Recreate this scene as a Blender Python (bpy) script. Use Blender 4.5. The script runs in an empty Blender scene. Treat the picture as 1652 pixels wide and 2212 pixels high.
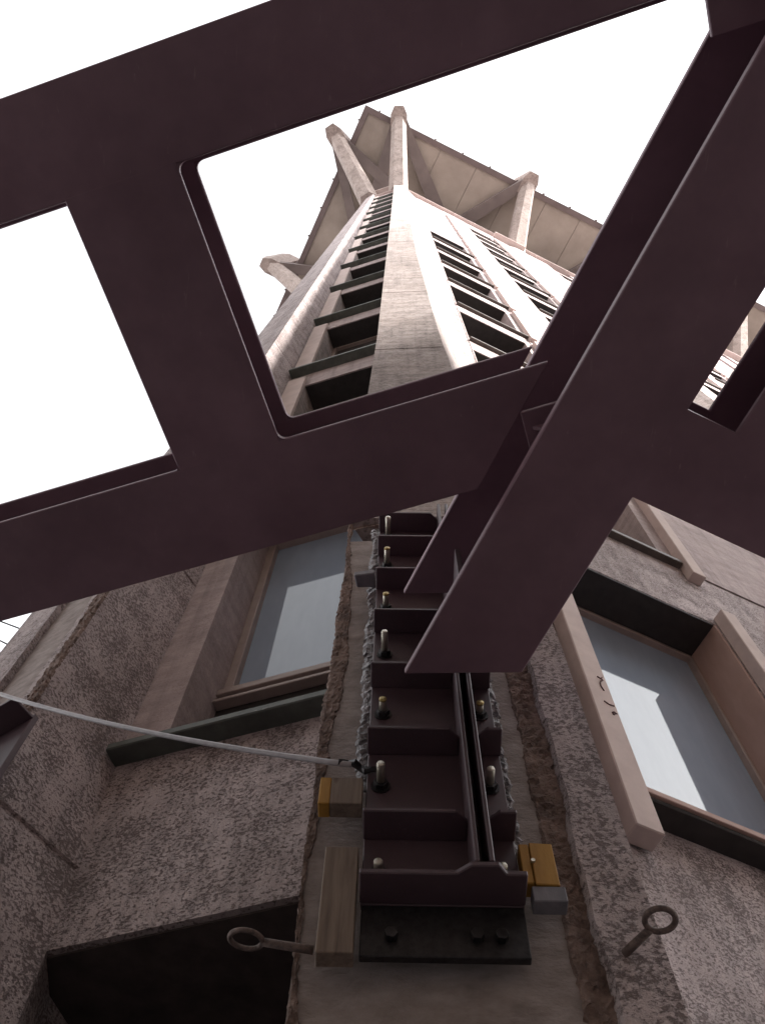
import bpy, bmesh, math, random
from mathutils import Vector, Matrix
random.seed(7)
R = math.radians
EYE = 1.65                     # eye height; builders below take heights relative to the eye

# ------------------------------------------------------------------ camera
scene = bpy.context.scene
cd = bpy.data.cameras.new('camera')
cam = bpy.data.objects.new('camera', cd)
scene.collection.objects.link(cam)
rows = ((0.998965935, 0.0454649477, 0.0),
        (-0.0418852585, 0.920312208, 0.38893581),
        (0.0176829463, -0.388533625, 0.921264856))
M3 = Matrix(((rows[0][0], -rows[0][1], -rows[0][2]),
             (rows[1][0], -rows[1][1], -rows[1][2]),
             (rows[2][0], -rows[2][1], -rows[2][2])))
cam.matrix_world = Matrix.Translation((0, 0, EYE)) @ M3.to_4x4()
cd.sensor_fit = 'VERTICAL'
cd.sensor_height = 24.0
cd.lens = 24.0 * 1875.5 / 2212.0
cd.clip_start = 0.02
cd.clip_end = 3000
scene.camera = cam

# ------------------------------------------------------------------ sky, sun, exposure
SUN_AZ = Vector((0.86, -0.51))          # towards the sun, on plan
SUN_EL = R(34)
world = bpy.data.worlds.new('World')
scene.world = world
world.use_nodes = True
nt = world.node_tree
nt.nodes.clear()
sky = nt.nodes.new('ShaderNodeTexSky')
sky.sky_type = 'NISHITA'
sky.sun_disc = False
sky.sun_elevation = SUN_EL
sky.sun_rotation = math.atan2(SUN_AZ.x, SUN_AZ.y)
sky.air_density = 1.0
sky.dust_density = 1.2
sky.ozone_density = 1.0
hs = nt.nodes.new('ShaderNodeHueSaturation')
hs.inputs['Saturation'].default_value = 0.06
bg = nt.nodes.new('ShaderNodeBackground')
bg.inputs['Strength'].default_value = 0.15
wo = nt.nodes.new('ShaderNodeOutputWorld')
nt.links.new(sky.outputs[0], hs.inputs['Color'])
nt.links.new(hs.outputs[0], bg.inputs['Color'])
nt.links.new(bg.outputs[0], wo.inputs['Surface'])
sl = bpy.data.lights.new('sun', 'SUN')
sl.energy = 2.7
sl.angle = R(5)
sl.color = (1.0, 0.95, 0.88)
so = bpy.data.objects.new('sun', sl)
scene.collection.objects.link(so)
to_sun = Vector((SUN_AZ.x * math.cos(SUN_EL), SUN_AZ.y * math.cos(SUN_EL), math.sin(SUN_EL)))
so.rotation_euler = to_sun.to_track_quat('Z', 'Y').to_euler()
so.location = to_sun * 120
vs = scene.view_settings
vs.view_transform = 'Standard'
vs.look = 'None'
vs.exposure = 2.25
vs.gamma = 1.0
scene.render.engine = 'CYCLES'
scene.cycles.max_bounces = 8
scene.cycles.diffuse_bounces = 5
scene.cycles.use_denoising = True
scene.render.film_transparent = False


# ------------------------------------------------------------------ materials
def new_mat(name):
    m = bpy.data.materials.new(name)
    m.use_nodes = True
    t = m.node_tree
    b = t.nodes['Principled BSDF']
    return m, t, b


def N(t, kind, **kw):
    n = t.nodes.new(kind)
    for k, v in kw.items():
        if k in n.inputs:
            n.inputs[k].default_value = v
        else:
            setattr(n, k, v)
    return n


def position(t, scale=(1, 1, 1), rot=0.0):
    g = N(t, 'ShaderNodeNewGeometry')
    mp = N(t, 'ShaderNodeMapping')
    mp.inputs['Scale'].default_value = scale
    mp.inputs['Rotation'].default_value = (0, 0, rot)
    t.links.new(g.outputs['Position'], mp.inputs['Vector'])
    return mp.outputs[0]


def noise(t, vec, scale, detail=4, rough=0.55, dist=0.0):
    n = N(t, 'ShaderNodeTexNoise')
    n.inputs['Scale'].default_value = scale
    n.inputs['Detail'].default_value = detail
    n.inputs['Roughness'].default_value = rough
    n.inputs['Distortion'].default_value = dist
    t.links.new(vec, n.inputs['Vector'])
    return n.outputs['Fac']


def ramp(t, fac, stops):
    r = N(t, 'ShaderNodeValToRGB')
    e = r.color_ramp.elements
    while len(e) < len(stops):
        e.new(0.5)
    for i, (p, c) in enumerate(stops):
        e[i].position = p
        e[i].color = c if len(c) == 4 else (*c, 1)
    t.links.new(fac, r.inputs[0])
    return r.outputs[0]


def mix(t, fac, a, b, mode='MIX'):
    m = N(t, 'ShaderNodeMix', data_type='RGBA', blend_type=mode)
    if isinstance(fac, (int, float)):
        m.inputs[0].default_value = fac
    else:
        t.links.new(fac, m.inputs[0])
    for s, v in ((6, a), (7, b)):
        if isinstance(v, tuple):
            m.inputs[s].default_value = (*v, 1) if len(v) == 3 else v
        else:
            t.links.new(v, m.inputs[s])
    return m.outputs[2]


def bump(t, b, h, strength, dist):
    n = N(t, 'ShaderNodeBump')
    n.inputs['Strength'].default_value = strength
    n.inputs['Distance'].default_value = dist
    t.links.new(h, n.inputs['Height'])
    t.links.new(n.outputs[0], b.inputs['Normal'])


G3 = lambda v: (v, v, v)


def plaster_mat(name, light, dark, pit, pit_scale=34, pit_amt=0.5, stretch=1.8, bstr=0.7, rough=0.9, streak=0.0):
    """marble-grit render: pale skin with dark elongated pits and broad stains"""
    m, t, b = new_mat(name)
    v = position(t, (1, 1, stretch))
    big = noise(t, position(t), 1.3, 5, 0.6)
    col = mix(t, ramp(t, big, [(0.35, G3(0.0)), (0.65, G3(1.0))]), dark, light)
    mid = noise(t, v, 9, 4, 0.6)
    col = mix(t, ramp(t, mid, [(0.42, G3(0.0)), (0.7, G3(0.45))]), col, tuple(c * 0.72 for c in dark))
    p1 = noise(t, v, pit_scale, 6, 0.74, 0.0)
    cl = noise(t, position(t), 6.0, 3, 0.55)
    ad = N(t, 'ShaderNodeMath', operation='MULTIPLY_ADD')
    t.links.new(cl, ad.inputs[0])
    ad.inputs[1].default_value = 0.30
    t.links.new(p1, ad.inputs[2])
    pits = ramp(t, ad.outputs[0], [(0.655, G3(0.0)), (0.735, G3(1.0))])
    p2 = noise(t, position(t, (1, 1, 1.2)), pit_scale * 2.6, 3, 0.6)
    pits2 = ramp(t, p2, [(0.62, G3(0.0)), (0.72, G3(0.8))])
    mx = N(t, 'ShaderNodeMath', operation='MAXIMUM')
    t.links.new(pits, mx.inputs[0])
    t.links.new(pits2, mx.inputs[1])
    pits = mx.outputs[0]
    ml = N(t, 'ShaderNodeMath', operation='MULTIPLY')
    t.links.new(pits, ml.inputs[0])
    ml.inputs[1].default_value = pit_amt
    col = mix(t, ml.outputs[0], col, pit)
    fine = noise(t, position(t), 160, 2, 0.6)
    col = mix(t, 0.35, col, mix(t, fine, G3(0.55), G3(1.25)), 'MULTIPLY')
    if streak:
        sv = noise(t, position(t, (1, 1, 5)), 2.4, 7, 0.72)
        col = mix(t, streak, col, ramp(t, sv, [(0.36, G3(0.45)), (0.62, G3(1.15))]), 'MULTIPLY')
    # rain streaks running down from ledges
    rs = noise(t, position(t, (14, 14, 0.5)), 1.0, 3, 0.6)
    col = mix(t, 0.5, col, ramp(t, rs, [(0.34, G3(0.62)), (0.52, G3(1.0))]), 'MULTIPLY')
    t.links.new(col, b.inputs['Base Color'])
    b.inputs['Roughness'].default_value = rough
    inv = N(t, 'ShaderNodeMath', operation='MULTIPLY_ADD')
    t.links.new(pits, inv.inputs[0])
    inv.inputs[1].default_value = -1.0
    f2 = N(t, 'ShaderNodeMath', operation='MULTIPLY')
    t.links.new(fine, f2.inputs[0])
    f2.inputs[1].default_value = 0.35
    t.links.new(f2.outputs[0], inv.inputs[2])
    bump(t, b, inv.outputs[0], bstr, 0.012)
    return m


def simple_mat(name, c1, c2, scale=6, rough=0.8, bstr=0.15, bscale=60, stretch=(1, 1, 1), metal=0.0, bdist=0.004):
    m, t, b = new_mat(name)
    v = position(t, stretch)
    f = noise(t, v, scale, 6, 0.62)
    t.links.new(ramp(t, f, [(0.3, c1), (0.7, c2)]), b.inputs['Base Color'])
    b.inputs['Roughness'].default_value = rough
    b.inputs['Metallic'].default_value = metal
    if bstr:
        bump(t, b, noise(t, v, bscale, 4, 0.6), bstr, bdist)
    return m


MAT = {}
MAT['plaster'] = plaster_mat('marble_grit_plaster', (0.60, 0.515, 0.52), (0.45, 0.375, 0.37), (0.12, 0.085, 0.08), 62, 0.75, 1.4)
MAT['rib_plaster'] = plaster_mat('rib_plaster', (0.50, 0.43, 0.415), (0.38, 0.315, 0.295), (0.13, 0.10, 0.09), 24, 0.6, 2.6, 0.5, streak=0.5)
MAT['smooth_plaster'] = plaster_mat('smooth_plaster', (0.50, 0.41, 0.41), (0.42, 0.34, 0.33), (0.25, 0.18, 0.18), 60, 0.35, 1.2, 0.25, streak=0.35)
MAT['jamb_stone'] = simple_mat('pale_jamb_stone', (0.45, 0.36, 0.34), (0.56, 0.46, 0.43), 5, 0.85, 0.12, 80)
MAT['concrete'] = simple_mat('stripped_concrete', (0.20, 0.165, 0.155), (0.36, 0.31, 0.295), 11, 0.92, 0.5, 45, (1, 1, 1.8), 0, 0.012)
MAT['chiselled'] = simple_mat('chiselled_brown_mortar', (0.075, 0.048, 0.04), (0.29, 0.21, 0.18), 16, 0.97, 0.8, 70, (1, 1, 1), 0, 0.015)
MAT['sealant'] = simple_mat('crumpled_sealant', (0.10, 0.095, 0.10), (0.30, 0.28, 0.30), 30, 0.42, 0.9, 45, (1, 1, 0.6), 0.1, 0.02)
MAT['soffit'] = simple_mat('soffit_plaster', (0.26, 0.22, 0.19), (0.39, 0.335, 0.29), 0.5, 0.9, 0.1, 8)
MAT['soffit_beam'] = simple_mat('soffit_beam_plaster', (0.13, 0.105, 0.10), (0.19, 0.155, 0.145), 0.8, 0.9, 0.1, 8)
MAT['fascia'] = simple_mat('brown_fascia', (0.11, 0.082, 0.08), (0.17, 0.13, 0.125), 1.2, 0.7, 0.1, 10)
MAT['strut'] = plaster_mat('strut_plaster', (0.42, 0.35, 0.32), (0.30, 0.245, 0.22), (0.17, 0.13, 0.12), 3.2, 0.5, 1.6, 0.3)
MAT['slate'] = simple_mat('dark_slate_sill', (0.060, 0.066, 0.06), (0.12, 0.135, 0.12), 8, 0.55, 0.2, 60)
MAT['brown_sill'] = simple_mat('brown_stone_sill', (0.06, 0.048, 0.044), (0.11, 0.09, 0.08), 8, 0.6, 0.2, 60)
MAT['frame'] = simple_mat('window_frame_paint', (0.30, 0.235, 0.215), (0.37, 0.295, 0.27), 12, 0.5, 0.1, 80)
MAT['gasket_shade'] = simple_mat('dark_gasket_and_shade', (0.02, 0.018, 0.018), (0.04, 0.034, 0.034), 12, 0.6, 0.05, 80)  # also serves as shade colour under window heads and on the lower right sill
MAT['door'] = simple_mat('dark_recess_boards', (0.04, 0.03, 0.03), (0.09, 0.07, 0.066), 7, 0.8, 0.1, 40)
MAT['zinc'] = simple_mat('zinc_rod', (0.42, 0.39, 0.33), (0.62, 0.58, 0.50), 60, 0.35, 0.5, 220, (0.2, 0.2, 3), 0.85)
MAT['brass'] = simple_mat('yellow_passivated_nut', (0.28, 0.20, 0.07), (0.42, 0.32, 0.13), 60, 0.4, 0.2, 200, (1, 1, 1), 0.6)
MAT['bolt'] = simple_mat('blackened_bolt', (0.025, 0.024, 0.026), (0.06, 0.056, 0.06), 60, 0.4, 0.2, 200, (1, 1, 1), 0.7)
MAT['rust'] = simple_mat('rusted_iron', (0.09, 0.07, 0.066), (0.24, 0.18, 0.16), 70, 0.75, 0.6, 180, (1, 1, 1), 0.35)
MAT['cable'] = simple_mat('grey_cable_sheath', (0.30, 0.28, 0.30), (0.42, 0.40, 0.42), 30, 0.5, 0.1, 90)
MAT['board'] = simple_mat('pinkish_board', (0.36, 0.235, 0.20), (0.43, 0.29, 0.25), 9, 0.75, 0.1, 80, (1, 1, .3))
MAT['ink'] = simple_mat('faded_marker_ink', (0.085, 0.045, 0.05), (0.13, 0.07, 0.075), 90, 0.9, 0.0)
MAT['yellow'] = simple_mat('yellow_painted_wood', (0.26, 0.125, 0.02), (0.44, 0.235, 0.04), 14, 0.75, 0.3, 90, (1, 1, 0.3))
MAT['grey_wood'] = simple_mat('blue_grey_painted_wood', (0.14, 0.14, 0.16), (0.22, 0.21, 0.23), 25, 0.8, 0.3, 90, (1, 1, 0.3))
MAT['wire'] = simple_mat('black_wire', (0.02, 0.02, 0.02), (0.04, 0.04, 0.04), 30, 0.6, 0.0)
MAT['ground'] = simple_mat('asphalt_ground', (0.065, 0.058, 0.06), (0.105, 0.095, 0.095), 3, 0.9, 0.3, 12)
MAT['paving'] = simple_mat('pale_stone_paving', (0.22, 0.20, 0.20), (0.32, 0.29, 0.29), 2, 0.9, 0.3, 12)
MAT['render_wall'] = simple_mat('ochre_render', (0.36, 0.30, 0.24), (0.44, 0.38, 0.31), 0.7, 0.9, 0.1, 15)
MAT['roof'] = simple_mat('roof_felt', (0.10, 0.09, 0.09), (0.15, 0.14, 0.14), 2, 0.9, 0.1, 20)


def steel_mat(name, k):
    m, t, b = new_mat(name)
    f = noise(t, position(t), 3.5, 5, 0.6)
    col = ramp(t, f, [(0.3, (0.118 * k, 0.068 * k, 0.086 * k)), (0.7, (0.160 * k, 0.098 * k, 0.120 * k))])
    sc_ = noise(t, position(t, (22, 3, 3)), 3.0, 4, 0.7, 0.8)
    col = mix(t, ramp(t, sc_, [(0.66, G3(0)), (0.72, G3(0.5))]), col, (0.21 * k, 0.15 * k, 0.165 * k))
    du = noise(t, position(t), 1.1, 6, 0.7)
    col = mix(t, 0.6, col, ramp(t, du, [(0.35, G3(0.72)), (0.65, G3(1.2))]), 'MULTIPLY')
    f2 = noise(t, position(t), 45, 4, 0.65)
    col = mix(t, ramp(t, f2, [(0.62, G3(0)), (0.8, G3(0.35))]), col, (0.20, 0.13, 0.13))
    t.links.new(col, b.inputs['Base Color'])
    r = N(t, 'ShaderNodeMapRange')
    t.links.new(f, r.inputs[0])
    r.inputs[3].default_value = 0.45
    r.inputs[4].default_value = 0.62
    t.links.new(r.outputs[0], b.inputs['Roughness'])
    bump(t, b, noise(t, position(t), 130, 3, 0.6), 0.08, 0.002)
    return m


MAT['steel'] = steel_mat('lightened_primer_steel', 1.5)  # beam copy of the primer, colour lightened to imitate lens veil
MAT['bracket_steel'] = steel_mat('shaded_primer_steel', 0.52)  # darker copy of the same primer, shade put into the bracket colour


def wood_mat():
    m, t, b = new_mat('raw_board_wood')
    v = position(t, (60, 60, 4))
    f = noise(t, v, 1.0, 5, 0.6, 0.6)
    col = ramp(t, f, [(0.25, (0.10, 0.072, 0.056)), (0.55, (0.19, 0.145, 0.115)), (0.8, (0.25, 0.195, 0.155))])
    k = noise(t, position(t, (9, 9, 5)), 2.2, 1, 0.4)
    col = mix(t, ramp(t, k, [(0.70, G3(0)), (0.76, G3(0.8))]), col, (0.07, 0.04, 0.03))
    t.links.new(col, b.inputs['Base Color'])
    b.inputs['Roughness'].default_value = 0.8
    bump(t, b, f, 0.3, 0.003)
    return m


MAT['wood'] = wood_mat()


def glass_mat(name, base):
    m, t, b = new_mat(name)
    f = noise(t, position(t, (1, 1, 0.25)), 9, 3, 0.6)
    col = mix(t, f, tuple(c * 0.86 for c in base), tuple(c * 1.12 for c in base))
    t.links.new(col, b.inputs['Base Color'])
    b.inputs['Roughness'].default_value = 0.035
    b.inputs['IOR'].default_value = 1.45
    g = noise(t, position(t), 1.2, 1, 0.4)
    bump(t, b, g, 0.02, 0.01)
    return m


MAT['glass'] = glass_mat('blind_backed_glass', (0.29, 0.35, 0.44))
MAT['far_glass'] = glass_mat('dark_window_glass', (0.05, 0.05, 0.055))

# ------------------------------------------------------------------ builders
COL = scene.collection
ORG = {}                                  # world origin of every object


def empty(name, loc, label=None, cat=None, group=None):
    o = bpy.data.objects.new(name, None)
    o.empty_display_size = 0.3
    COL.objects.link(o)
    o.location = loc
    ORG[o] = Vector(loc)
    tag(o, label, cat, group)
    return o


def tag(o, label=None, cat=None, group=None, kind=None):
    if label:
        o['label'] = label
    if cat:
        o['category'] = cat
    if group:
        o['group'] = group
    if kind:
        o['kind'] = kind
    return o


def link(o, parent):
    COL.objects.link(o)
    if parent is not None:
        o.parent = parent
        ORG[o] = ORG[parent].copy()
    else:
        ORG[o] = Vector((0, 0, 0))
    return o


def mesh(name, verts, faces, mat, parent=None, bevel=0.0, seg=1, smooth=False, mats=None, fmat=None, origin=None):
    """verts relative to the eye height; stored relative to the parent's origin"""
    org = ORG[parent] if parent is not None else Vector(origin or (0, 0, 0))
    bm = bmesh.new()
    vv = [bm.verts.new(Vector((x, y, z + EYE)) - org) for x, y, z in verts]
    for i, f in enumerate(faces):
        try:
            fc = bm.faces.new([vv[j] for j in f])
            if fmat:
                fc.material_index = fmat[i]
            fc.smooth = smooth
        except ValueError:
            pass
    bmesh.ops.recalc_face_normals(bm, faces=bm.faces)
    if bevel:
        es = [e for e in bm.edges if len(e.link_faces) == 2 and e.calc_face_angle(0) > 0.5]
        bmesh.ops.bevel(bm, geom=es, offset=bevel, segments=seg, profile=0.5, affect='EDGES')
    me = bpy.data.meshes.new(name)
    bm.to_mesh(me)
    bm.free()
    for k in (mats or [mat]):
        me.materials.append(MAT[k])
    o = bpy.data.objects.new(name, me)
    link(o, parent)
    if parent is None:
        o.location = org
        ORG[o] = org
    return o


class Fr:
    """plan frame: a runs along a wall of azimuth az, d is the distance from the viewpoint's plumb line"""

    def __init__(self, az):
        self.t = (math.cos(R(az)), math.sin(R(az)))
        self.n = (-math.sin(R(az)), math.cos(R(az)))

    def p(self, a, d, z):
        return (self.t[0] * a + self.n[0] * d, self.t[1] * a + self.n[1] * d, z)


FL, FR_, FP, FD = Fr(-19.6), Fr(23.0), Fr(-2.2), Fr(-67.2)
BOXF = [(0, 1, 2, 3), (4, 7, 6, 5), (0, 4, 5, 1), (1, 5, 6, 2), (2, 6, 7, 3), (3, 7, 4, 0)]


def box(name, fr, a0, a1, d0, d1, z0, z1, mat, parent=None, bevel=0.0, **kw):
    v = [fr.p(a, d, z) for z in (z0, z1) for a, d in ((a0, d0), (a1, d0), (a1, d1), (a0, d1))]
    return mesh(name, v, BOXF, mat, parent, bevel, **kw)


def prism(name, fr, pts, z0, z1, mat, parent=None, bevel=0.0, **kw):
    n = len(pts)
    v = [fr.p(a, d, z0) for a, d in pts] + [fr.p(a, d, z1) for a, d in pts]
    f = [tuple(range(n)), tuple(range(2 * n - 1, n - 1, -1))] + [(i, (i + 1) % n, n + (i + 1) % n, n + i) for i in range(n)]
    return mesh(name, v, f, mat, parent, bevel, **kw)


def loft(name, sections, mat, parent=None, cap=True, close=False, **kw):
    """sections: list of lists of xyz"""
    n = len(sections[0])
    v = [p for s in sections for p in s]
    f = []
    for i in range(len(sections) - 1):
        for j in range(n if close else n - 1):
            k = (j + 1) % n
            f.append((i * n + j, i * n + k, (i + 1) * n + k, (i + 1) * n + j))
    if cap and close:
        f.append(tuple(range(n)))
        f.append(tuple(range(len(v) - 1, len(v) - n - 1, -1)))
    return mesh(name, v, f, mat, parent, **kw)


def tube_geo(path, r, n=10, cap=True):
    v, f = [], []
    P = [Vector(p) for p in path]
    up = Vector((0.13, 0.31, 0.94))
    for i, p in enumerate(P):
        d = (P[min(i + 1, len(P) - 1)] - P[max(i - 1, 0)]).normalized()
        u = d.cross(up)
        if u.length < 0.05:
            u = d.cross(Vector((1, 0, 0)))
        u.normalize()
        w = d.cross(u)
        rr = r[i] if isinstance(r, (list, tuple)) else r
        for k in range(n):
            a = 2 * math.pi * k / n
            v.append(tuple(p + u * rr * math.cos(a) + w * rr * math.sin(a)))
    m = len(P)
    for i in range(m - 1):
        for k in range(n):
            f.append((i * n + k, i * n + (k + 1) % n, (i + 1) * n + (k + 1) % n, (i + 1) * n + k))
    if cap:
        f.append(tuple(range(n)))
        f.append(tuple(range(m * n - 1, (m - 1) * n - 1, -1)))
    return v, f


def tube(name, path, r, mat, parent=None, n=10, smooth=True, **kw):
    v, f = tube_geo(path, r, n)
    return mesh(name, v, f, mat, parent, smooth=smooth, **kw)


def clone(o, parent, dz=0.0, off=None):
    """copy of a part (shared mesh) with its sub-parts"""
    c = o.copy()
    COL.objects.link(c)
    c.parent = parent
    c.location = Vector(o.location) + (Vector(off) if off else Vector((0, 0, dz)))
    ORG[c] = ORG[o].copy()
    for ch in list(o.children):
        d = ch.copy()
        COL.objects.link(d)
        d.parent = c
    return c


def interp(tab, z):
    if z <= tab[0][0]:
        return tab[0][1]
    for (z0, v0), (z1, v1) in zip(tab, tab[1:]):
        if z <= z1:
            return v0 + (v1 - v0) * (z - z0) / (z1 - z0)
    return tab[-1][1]


# ------------------------------------------------------------------ ground
g = mesh('piazza_ground', [(-600, -600, -EYE), (600, -600, -EYE), (600, 600, -EYE), (-600, 600, -EYE)], [(0, 1, 2, 3)], 'paving')
tag(g, kind='structure')
ys = mesh('site_strip', [FL.p(-30, -2.2, -EYE + .004), FL.p(1.2, -2.2, -EYE + .004), FR_.p(2.0, -2.2, -EYE + .004), FR_.p(40, -2.2, -EYE + .004), FR_.p(40, 4, -EYE + .004), FL.p(-30, 4, -EYE + .004)], [(0, 1, 2, 3, 4, 5)], 'ground')
tag(ys, kind='structure')

# ------------------------------------------------------------------ the tower
ZT = 53.0                                  # top of the shaft
ZS = 57.0                                  # soffit of the wide upper block
tower = empty('tower', (0.0, 2.0, 0.0), 'tall ribbed concrete tower with a wide overhanging top on slanting struts', 'tower')
SILLS = [3.15, 6.94] + [10.24 + 3.305 * k for k in range(13)]     # undersides of the window sills


# --- corner rib right of the narrow face (the one that carries the steel bracket)
def LA(z):
    return (interp([(-2, -.155), (4, -.155), (8, -.120), (35, -.155), (53, -.19)], z), 1.535 + 0.5 * max(z, 0) / 53)


def RA(z):
    return (interp([(-2, .635), (2.5, .610), (4.5, .535), (7.7, .445), (9.6, .423), (15, .368), (53, .314)], z), 1.475 + 0.57 * max(z, 0) / 53)


LBp = FL.p(-.51, 2.1, 0)
RBp = FR_.p(2.03, 2.07, 0)
LBi = FL.p(-.40, 2.6, 0)
RBi = FR_.p(1.9, 2.6, 0)
ZPL = 3.62                                 # below this the render is hacked off the front face


def zsteps(z0, z1, joints):
    zs = [z0]
    z = z0
    while z < z1 - 0.01:
        z = min(z1, z + (0.5 if z < 12 else 3.0))
        zs.append(z)
    out = [(q, 0.0) for q in zs]
    for j in joints:
        if z0 < j < z1:
            out += [(j - 0.014, 0.0), (j - 0.006, 0.010), (j + 0.006, 0.010), (j + 0.014, 0.0)]
    return sorted(out)


JOINTS = [4.9] + [s + 0.4 for s in SILLS[1:]]
secs = []
for z, ins in zsteps(ZPL, ZT, JOINTS):
    a, b = LA(z), RA(z)
    secs.append([(LBi[0], LBi[1], z), (LBp[0], LBp[1], z), (a[0] + ins, a[1] + ins, z), (b[0] - ins, b[1] + ins, z), (RBp[0] - ins, RBp[1], z), (RBi[0], RBi[1], z)])
loft('rib', secs, 'rib_plaster', tower, close=True)

core, side = [], []
z = -EYE
while z < ZPL + 0.01:
    a, b = LA(z), RA(z)
    dx = 0.03
    core.append([(LBi[0], LBi[1], z), (LBp[0] - .02, LBp[1], z), (a[0] + .012, a[1] + dx, z), (b[0] - .03, b[1] + dx, z), (RBp[0] - .05, RBp[1] + .02, z), (RBi[0], RBi[1], z)])
    z += 0.3389
loft('rib_core', core, 'concrete', tower, close=True)


def ragged(z, amp, seed):
    return amp * (0.55 * math.sin(3.1 * z + seed) + 0.3 * math.sin(9.7 * z + 2.3 * seed) + 0.25 * math.sin(23.0 * z + seed * 5.1) + 0.18 * random.uniform(-1, 1))


def skin(name, face, s0, s1, z0, z1, thick, mat, amp0, amp1, seed, step=0.025, wrap=None):
    """sheet of render left on a face, with ragged vertical edges and real thickness; face(s, z, out) -> xyz"""
    v, f = [], []
    zs = []
    z = z0
    while z <= z1 + 1e-6:
        zs.append(z)
        z += step
    n = 4
    for z in zs:
        e0 = s0(z) + ragged(z, amp0, seed)
        e1 = s1(z) + ragged(z, amp1, seed + 1.7)
        pts = [face(e0 - 0.012, z, 0.0), face(e0, z, thick), face(e1, z, thick), face(e1 + 0.012, z, 0.0)]
        if wrap:
            pts = [face(e0 - 0.012, z, 0.0), face(e0, z, thick), face(e1, z, thick), wrap(z)]
        v += pts
    for i in range(len(zs) - 1):
        for j in range(n - 1):
            f.append((i * n + j, i * n + j + 1, (i + 1) * n + j + 1, (i + 1) * n + j))
    f.append((0, 1, 2, 3))
    m = len(zs) - 1
    f.append((m * n, m * n + 1, m * n + 2, m * n + 3))
    return mesh(name, v, f, mat, tower)


def rough_band(name, face, s0, s1, z0, z1, mat, bumpy, seed, step=0.013, cols=10, base=0.003):
    rnd = random.Random(seed)
    v, f = [], []
    zs = []
    z = z0
    while z <= z1 + 1e-6:
        zs.append(z)
        z += step
    for z in zs:
        a, b = s0(z) + ragged(z, 0.008, seed), s1(z) + ragged(z, 0.013, seed + 3)
        for j in range(cols):
            t = j / (cols - 1)
            out = base + (0 if j in (0, cols - 1) else rnd.uniform(0.0, bumpy))
            if j in (0, cols - 1):
                out = -0.006
            v.append(face(a + (b - a) * t + rnd.uniform(-.004, .004), z + rnd.uniform(-.006, .006), out))
    for i in range(len(zs) - 1):
        for j in range(cols - 1):
            f.append((i * cols + j, i * cols + j + 1, (i + 1) * cols + j + 1, (i + 1) * cols + j))
    return mesh(name, v, f, mat, tower)


def front_face(s, z, out):
    """metres across the rib front from its left arris"""
    a, b = LA(z), RA(z)
    ln = math.hypot(b[0] - a[0], b[1] - a[1])
    ux, uy = (b[0] - a[0]) / ln, (b[1] - a[1]) / ln
    return (a[0] + ux * s + uy * (out - .03), a[1] + uy * s - ux * (out - .03), z)


def wR(z):
    a, b = LA(z), RA(z)
    return math.hypot(b[0] - a[0], b[1] - a[1])


# render left standing on the right of the front face, wrapping on to the splayed side
skin('plaster_skin', front_face, lambda z: 0.655 - 0.008 * (z - 1.5), lambda z: wR(z), -EYE, ZPL, 0.032, 'plaster', 0.012, 0.0, 1.0,
     wrap=lambda z: (RBp[0] - 0.005, RBp[1], z))
rough_band('chiselled_edge', front_face, lambda z: 0.575 - 0.008 * (z - 1.5), lambda z: 0.668 - 0.008 * (z - 1.5), -EYE, ZPL, 'chiselled', 0.010, 11)
rough_band('chiselled_edge', front_face, lambda z: 0.004, lambda z: 0.040 + .018 * math.sin(2.9 * z), -EYE, ZPL, 'chiselled', 0.005, 23)
# lip of render above the stripped part
rough_band('chiselled_lip', lambda s, z, o: front_face(s, ZPL - 0.03 + (z - ZPL) * 0.5, o), lambda z: 0.0, lambda z: 0.70, ZPL - .06, ZPL, 'chiselled', 0.02, 31)


# --- corner rib left of the narrow face
def IA(z):
    t = max(z, 0) / 53
    return (-2.10 + .0 * t, 1.60 + .36 * t)


def OA(z):
    t = max(z, 0) / 53
    return (-2.745 + .22 * t, 1.76 + .30 * t)


secs = []
for z, ins in zsteps(-EYE, ZT, [2.53] + JOINTS):
    i_, o_ = IA(z), OA(z)
    secs.append([FL.p(-2.1, 2.6, z), FL.p(-1.985 + .09 * min(1.0, max(0.0, (3.2 - z) / 1.05)) - ins, 2.1, z), FL.p(i_[0] - ins, i_[1] + ins, z), FL.p(o_[0] + ins, o_[1] + ins, z), FL.p(-3.5, 3.2, z)])
loft('rib', secs, 'rib_plaster', tower, close=True, mats=['plaster', 'rib_plaster'],
     fmat=None)


def left_front(s, z, out):
    i_, o_ = IA(z), OA(z)
    ln = math.hypot(o_[0] - i_[0], o_[1] - i_[1])
    ux, uy = (o_[0] - i_[0]) / ln, (o_[1] - i_[1]) / ln
    return FL.p(i_[0] + ux * s + uy * out, i_[1] + uy * s + ux * out, z)


rough_band('chiselled_edge', left_front, lambda z: -0.012, lambda z: 0.085, -EYE, 5.0, 'chiselled', 0.014, 41)
lc = rough_band('stripped_patch', left_front, lambda z: 0.08, lambda z: 0.42, -EYE, 4.9, 'concrete', 0.003, 43, 0.08, 5)
skin('plaster_skin', left_front, lambda z: 0.39, lambda z: 0.655, -EYE, 4.95, 0.045, 'plaster', 0.010, 0.0, 6.0)

# --- narrow face: jamb walls, spandrels, windows
for a0, a1 in ((-1.985, -1.755), (-.755, -.505)):
    box('jamb_wall', FL, a0, a1, 2.1, 2.62, SILLS[0], 6.94, 'smooth_plaster', tower)
    box('jamb_wall', FL, a0, a1, 2.1, 2.62, 6.94, ZT, 'rib_plaster', tower)


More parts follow.
